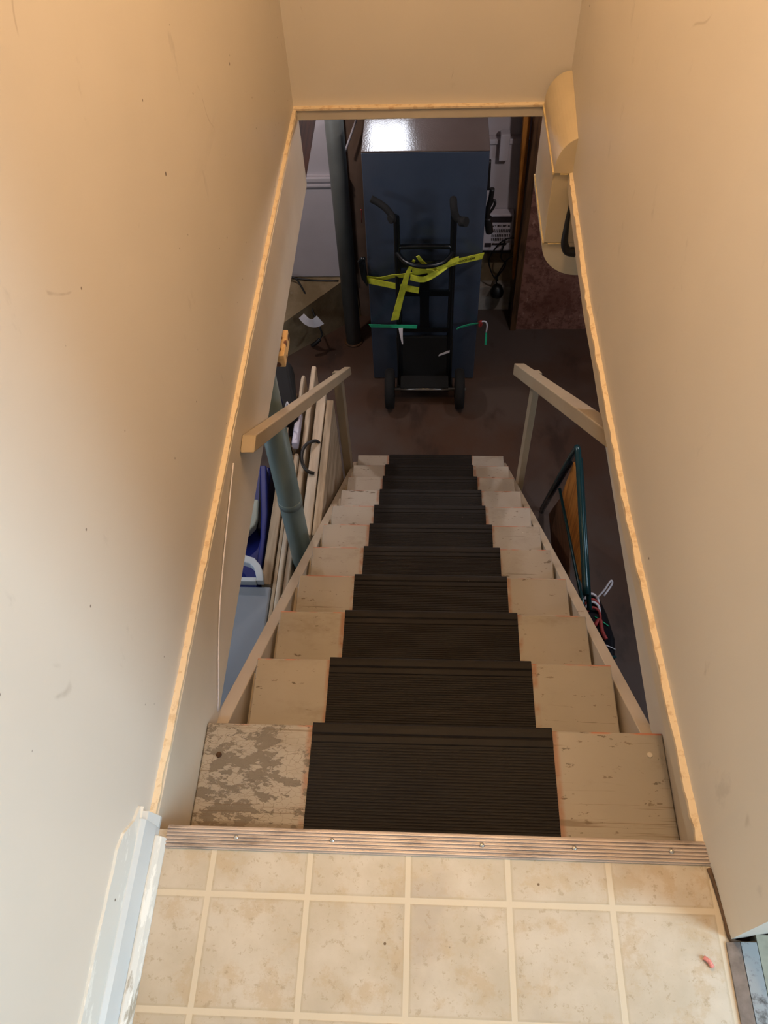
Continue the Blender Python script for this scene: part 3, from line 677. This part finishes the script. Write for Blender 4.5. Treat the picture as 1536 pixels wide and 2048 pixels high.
# black power cord bundled at the right side of the fridge
o = MB().tube([(0.252, 3.25, -0.90), (0.254, 3.25, -1.00), (0.256, 3.25, -1.06)], 0.008, 8).tube([(0.276, 3.25, -1.055), (0.272, 3.25, -1.11), (0.262, 3.25, -1.17), (0.263, 3.25, -1.25)], 0.013, 8).tube([(0.264, 3.25, -1.17), (0.288, 3.25, -1.12), (0.296, 3.25, -1.14), (0.286, 3.25, -1.17), (0.266, 3.25, -1.20)], 0.007, 8).tube([(0.264, 3.25, -1.22), (0.274, 3.25, -1.28), (0.280, 3.25, -1.31)], 0.021, 10).build('power_cord', M_cable)
tag(o, 'black power cord bundled down the right side of the blue fridge', 'power cord')

# ------------------------------------------------------------------ far right wall clutter
h = thing('wall_heater', (0.39, 3.87, -1.85), 'white louvered heater low on the white wall right of the fridge', 'heater')
MB().box(0.290, 0.470, 3.835, 3.898, -1.855, -1.60).build('casing', M_foil, h, bevel=0.004)
MB().box(0.305, 0.458, 3.831, 3.836, -1.650, -1.612).build('control_band', M_slot, h)
mb = MB()
for r, (z0, z1) in enumerate(((-1.722, -1.700), (-1.752, -1.735), (-1.780, -1.762))):
    for k in range(11): mb.box(0.345+k*0.0105, 0.350+k*0.0105, 3.831, 3.836, z0, z1)
mb.build('louvers', M_slot, h)
mb = MB()
for k, w in enumerate((0.01, 0.004, 0.012, 0.008, 0.014, 0.006, 0.011)): mb.box(0.343+k*0.016, 0.343+k*0.016+w, 3.832, 3.836, -1.680+0.002*(k % 2), -1.674+0.002*(k % 3))
mb.build('markings', M_slot, h)
MB().box(0.305, 0.345, 3.831, 3.836, -1.825, -1.798).box(0.35, 0.44, 3.831, 3.836, -1.812, -1.80).build('recess', M_slot, h)
MB().box(0.288, 0.472, 3.83, 3.90, -1.872, -1.858).build('base_strip', M_cable, h)
o = MB().box(0.350, 0.404, 3.845, 3.90, -1.262, -1.105).build('outlet_box', M_bwhite, bevel=0.004)
tag(o, 'small white box mounted on the white wall ledge right of the fridge', 'wall box')
o = MB().tube([(0.500, 3.80, -1.74), (0.44, 3.79, -1.735), (0.382, 3.79, -1.785), (0.337, 3.80, -1.90), (0.367, 3.80, -2.01), (0.405, 3.80, -2.06), (0.385, 3.80, -2.02)], 0.0045, 8).tube([(0.430, 3.80, -1.74), (0.41, 3.80, -1.88), (0.445, 3.80, -1.93), (0.40, 3.80, -2.03)], 0.0045, 8).tube([(0.500, 3.79, -1.86), (0.46, 3.79, -1.88), (0.43, 3.80, -1.94), (0.395, 3.80, -2.04), (0.405, 3.80, -2.10)], 0.0045, 8).build('cable_tangle', M_cable)
tag(o, 'tangle of black cables hanging below the white heater', 'cable')
o = MB().lathe([(0.012, 0.05), (0.03, 0.04), (0.045, 0.0), (0.043, -0.025), (0.020, -0.045), (0.010, -0.05)], (0.405, 3.80, -2.145), 'z', 20).build('black_plug_head', M_cable)
tag(o, 'round black adapter hanging from the cables against the concrete wall', 'adapter')

# left wall cable, paper tag
o = MB().tube([(-1.05, 3.715, -1.945), (-0.95, 3.715, -1.955), (-0.80, 3.71, -1.975), (-0.62, 3.71, -1.985)], 0.006, 8).build('wall_cable', M_cable)
tag(o, 'black cable running along the lower edge of the left white panel', 'cable')
o = MB().tube([(-1.00, 3.70, -1.92), (-0.90, 3.68, -1.93), (-0.855, 3.65, -1.97), (-0.80, 3.58, -2.06), (-0.765, 3.50, -2.10), (-0.735, 3.44, -2.13), (-0.720, 3.42, -2.17), (-0.740, 3.40, -2.20)], 0.0055, 8).tube([(-0.735, 3.40, -2.195), (-0.77, 3.39, -2.225), (-0.79, 3.39, -2.240)], 0.013, 8).build('hanging_plug_cord', M_cable)
tag(o, 'black cord with plug hanging down the left concrete wall', 'cord')
mb = MB(); mb.ribbon([(-0.835, 3.42, -2.02), (-0.80, 3.40, -2.05), (-0.755, 3.39, -2.055), (-0.715, 3.40, -2.035)], [0.05, 0.075], 0.002)
o = mb.build('paper_tag', M_label); tag(o, 'curled white paper tag on the cord at the left concrete wall', 'paper tag')
o = MB().tube([(-0.405, 3.30, -1.20), (-0.41, 3.4, -1.28), (-0.45, 3.77, -1.60)], 0.003, 6).build('red_wire', M_red)
tag(o, 'thin red wire running down the brown wall left of the fridge', 'wire')

# ------------------------------------------------------------------ stored panels and bins left of the stairs
def panel(name, x0, x1, y0, y1, z0, z1, mat, label, bev=0.004, cat='panel'):
    o = MB().box(x0, x1, y0, y1, z0, z1).build(name, mat, bevel=bev, seg=3)
    tag(o, label, cat, 'panels stored on edge beside the stairs'); return o
panel('storage_panel', -0.526, -0.493, 1.42, 2.205, ZF, -1.50, M_panelb, 'flat beige panel on edge, the one closest to the stairs')
ft = thing('folding_table', (-0.555, 1.9, ZF), 'folded cream table on edge with a black carry handle loop', 'folding table', 'panels stored on edge beside the stairs')
MB().box(-0.576, -0.532, 1.42, 2.26, ZF, -1.50).build('tabletop', M_panelw, ft, bevel=0.006)
MB().tube([(-0.540, 1.935, -1.505), (-0.556, 1.935, -1.487), (-0.590, 1.90, -1.470), (-0.606, 1.85, -1.465), (-0.600, 1.79, -1.470), (-0.575, 1.755, -1.485), (-0.545, 1.75, -1.495)], 0.008, 10).build('carry_handle', M_cable, ft)
panel('storage_panel', -0.622, -0.598, 0.60, 2.44, ZF, -1.50, M_panelw, 'long cream panel on edge whose rounded end rises above the left handrail', 0.008)
panel('storage_panel', -0.664, -0.650, 0.80, 1.86, ZF, -1.50, M_panelb, 'thin beige board on edge, left neighbour of the narrow white panel', 0.002)
panel('storage_panel', -0.646, -0.626, 0.92, 1.86, ZF, -1.485, M_panelw, 'narrow rounded white panel on edge beside the grey green column', 0.007)
o = panel('storage_panel', -0.713, -0.673, 1.175, 2.25, ZF, -1.50, M_panelb, 'wide tan board on edge next to the blue bin')
o = MB().prism([(1.9, ZF), (2.39, ZF), (2.39, -1.53), (2.375, -1.505), (2.34, -1.49), (1.9, -1.49)], 'x', -0.664, -0.650).build('storage_panel', M_panelw, bevel=0.003)
tag(o, 'off white panel with a rounded upper corner beside the black bag', 'panel', 'panels stored on edge beside the stairs')
o = MB().box(-0.655, -0.628, 1.88, 2.08, -1.485, -1.44).build('lilac_tray', M_lilac, bevel=0.004)
tag(o, 'small lilac white plastic strip between the stored panels above the column', 'tray')

# bag above the panels
bg = thing('duffel_bag', (-0.74, 2.2, -1.49), 'black and navy bag on top of the panels left of the handrail', 'bag')
MB().hexa([(-0.84, 1.95, -1.49), (-0.632, 1.95, -1.49), (-0.690, 2.36, -1.49), (-0.84, 2.36, -1.49), (-0.84, 2.00, -1.36), (-0.628, 2.05, -1.40), (-0.706, 2.37, -1.39), (-0.84, 2.37, -1.36)]).build('body', M_bag, bg, bevel=0.03, seg=4)
MB().hexa([(-0.80, 1.90, -1.48), (-0.700, 1.92, -1.48), (-0.70, 2.10, -1.48), (-0.80, 2.10, -1.48), (-0.79, 1.93, -1.35), (-0.71, 1.94, -1.35), (-0.715, 2.10, -1.34), (-0.79, 2.10, -1.34)]).build('pocket', M_blued, bg, bevel=0.02, seg=3)
MB().tube([(-0.685, 2.02, -1.352), (-0.675, 2.03, -1.33), (-0.662, 1.99, -1.345), (-0.66, 1.96, -1.37)], 0.003, 6).build('white_zip_pull', M_label, bg)
o = MB().hexa([(-0.715, 1.75, -1.488), (-0.680, 1.75, -1.488), (-0.680, 2.02, -1.488), (-0.715, 2.06, -1.488), (-0.715, 1.75, -1.452), (-0.680, 1.75, -1.452), (-0.680, 2.02, -1.452), (-0.715, 2.06, -1.452)]).build('cream_block', M_panelw, bevel=0.003)
tag(o, 'small cream block lying in front of the black and navy bag', 'block')

# grey appliance below the landing and the blue bin behind it
wm = thing('grey_appliance', (-0.95, 0.6, ZF), 'pale grey appliance top seen below the left joist', 'appliance')
MB().box(-1.25, -0.672, 0.10, 1.160, ZF, -1.535).build('body', M_greyap, wm, bevel=0.01)
MB().box(-1.25, -0.668, 0.09, 1.165, -1.534, -1.50).build('lid', M_greyap, wm, bevel=0.008)
bn = thing('blue_bin', (-0.85, 1.5, ZF), 'deep blue plastic bin with a pale curved handle frame', 'bin')
MB().hexa([(-1.05, 1.20, ZF), (-0.725, 1.20, ZF), (-0.735, 1.84, ZF), (-1.05, 1.84, ZF), (-1.05, 1.185, -1.56), (-0.720, 1.185, -1.56), (-0.765, 1.84, -1.56), (-1.05, 1.84, -1.56)]).build('tub', M_bluep, bn, bevel=0.01)
MB().prism([(-0.722, 1.19), (-0.724, 1.40), (-0.732, 1.53), (-0.77, 1.80), (-0.80, 1.80), (-0.76, 1.53), (-0.745, 1.40), (-0.745, 1.19)], 'z', -1.57, -1.50).build('rim', M_bluep, bn, bevel=0.006)
hp = [(-0.695, 1.170), (-0.705, 1.217), (-0.719, 1.246), (-0.747, 1.279), (-0.786, 1.292), (-0.812, 1.335), (-0.845, 1.36), (-0.845, 1.30), (-0.825, 1.272), (-0.797, 1.261), (-0.762, 1.250), (-0.743, 1.233), (-0.726, 1.183), (-0.726, 1.170)]
MB().prism(hp, 'z', -1.499, -1.462).build('handle_frame', M_white_p, bn, bevel=0.004)
MB().box(-0.95, -0.7265, 1.168, 1.188, -1.499, -1.465).build('front_lip', M_white_p, bn, bevel=0.003)
MB().prism([(-0.90, 1.36), (-0.825, 1.40), (-0.795, 1.432), (-0.776, 1.461), (-0.769, 1.50), (-0.778, 1.60), (-0.90, 1.60)], 'z', -1.53, -1.49).build('curved_cover', plain('greenish_grey_plastic', rgb(150, 158, 146), 0.4, var=0.1), bn, bevel=0.006)
MB().hexa([(-0.768, 1.45, -1.559), (-0.745, 1.45, -1.559), (-0.765, 1.80, -1.559), (-0.80, 1.80, -1.559), (-0.766, 1.46, -1.515), (-0.747, 1.46, -1.515), (-0.775, 1.79, -1.515), (-0.80, 1.79, -1.515)]).build('dark_insert', M_bag, bn, bevel=0.005)

# ------------------------------------------------------------------ right of the stairs
gf = thing('folding_stand', (0.6, 1.6, ZF), 'dark green tubular folding stand with orange wood panel right of the stairs', 'folding stand')
A = (0.600, 1.779, -1.345); B = (0.600, 2.175, -2.335); Cc = (0.600, 1.100, -1.560)
MB().tube([(0.600, 1.161, -1.523), (0.600, 1.45, -1.434), (0.600, 1.72, -1.353), A, (0.600, 1.80, -1.385), (0.6, 1.86, -1.52), (0.6, 2.0, -1.88), B], 0.0135, 12, 4).build('outer_tube', M_gframe, gf)
MB().tube([(0.614, 1.110, -1.555), (0.612, 1.45, -1.450), (0.612, 1.74, -1.366)], 0.010, 10, 0).build('second_tube', M_gframe, gf)
MB().tube([(0.590, 1.80, -1.47), (0.590, 2.02, -2.02), (0.59, 2.13, -2.30)], 0.012, 10, 0).build('leg_tube', M_poly, gf)
MB().tube([(0.600, 1.905, -1.800), (0.600, 1.60, -1.715), (0.600, 1.241, -1.620), (0.6, 1.15, -1.595)], 0.008, 10, 0).build('lower_tube', M_gframe, gf)
MB().prism([(1.795, -1.46), (1.60, -1.412), (1.30, -1.505), (1.22, -1.56), (1.30, -1.625), (1.86, -1.775)], 'x', 0.603, 0.609).build('wood_panel', M_orange, gf)
MB().prism([(1.87, -1.81), (1.55, -1.73), (1.40, -1.90), (1.80, -2.20), (2.03, -2.18)], 'x', 0.606, 0.612).build('brown_panel', wood('dull_brown_panel', rgb(118, 84, 60), rgb(92, 64, 46), sc=(14, 1.2, 14)), gf)

kb = thing('black_bag', (0.79, 1.35, ZF), 'glossy black bag with patterned cords on the floor right of the stairs', 'bag')
MB().prism([(0.66, 1.05), (0.80, 1.00), (0.826, 1.12), (0.845, 1.27), (0.825, 1.40), (0.795, 1.50), (0.74, 1.53), (0.66, 1.50)], 'z', ZF+0.001, -2.11).build('body', M_poly, kb, bevel=0.02, seg=4)
for k, (y, m_) in enumerate(((1.475, M_label), (1.445, M_red), (1.43, M_label), (1.40, M_red))):
    x = 0.752
    MB().tube([(x-0.03, y, -2.108), (x, y+0.02, -2.09), (x+0.03, y+0.005, -2.10), (x+0.035, y-0.03, -2.108)], 0.0065, 8).build('cord_loop', m_, kb)
MB().tube([(0.775, 1.47, -2.095), (0.81, 1.50, -2.07), (0.845, 1.545, -2.05), (0.850, 1.53, -2.06), (0.81, 1.48, -2.085)], 0.005, 8).build('white_cord', M_label, kb)
MB().tube([(0.755, 1.33, -2.104), (0.78, 1.36, -2.095), (0.785, 1.30, -2.10), (0.80, 1.26, -2.104)], 0.009, 8).build('pink_cord', M_red, kb)
MB().tube([(0.76, 1.38, -2.105), (0.82, 1.33, -2.105)], 0.0025, 6, 0).build('thin_tie', M_green, kb)
MB().tube([(0.76, 1.25, -2.105), (0.835, 1.21, -2.105)], 0.0025, 6, 0).build('thin_tie', M_label, kb)
MB().box(0.76, 0.836, 1.165, 1.178, -2.108, -2.098).build('shiny_strip', M_gframe, kb, bevel=0.004)
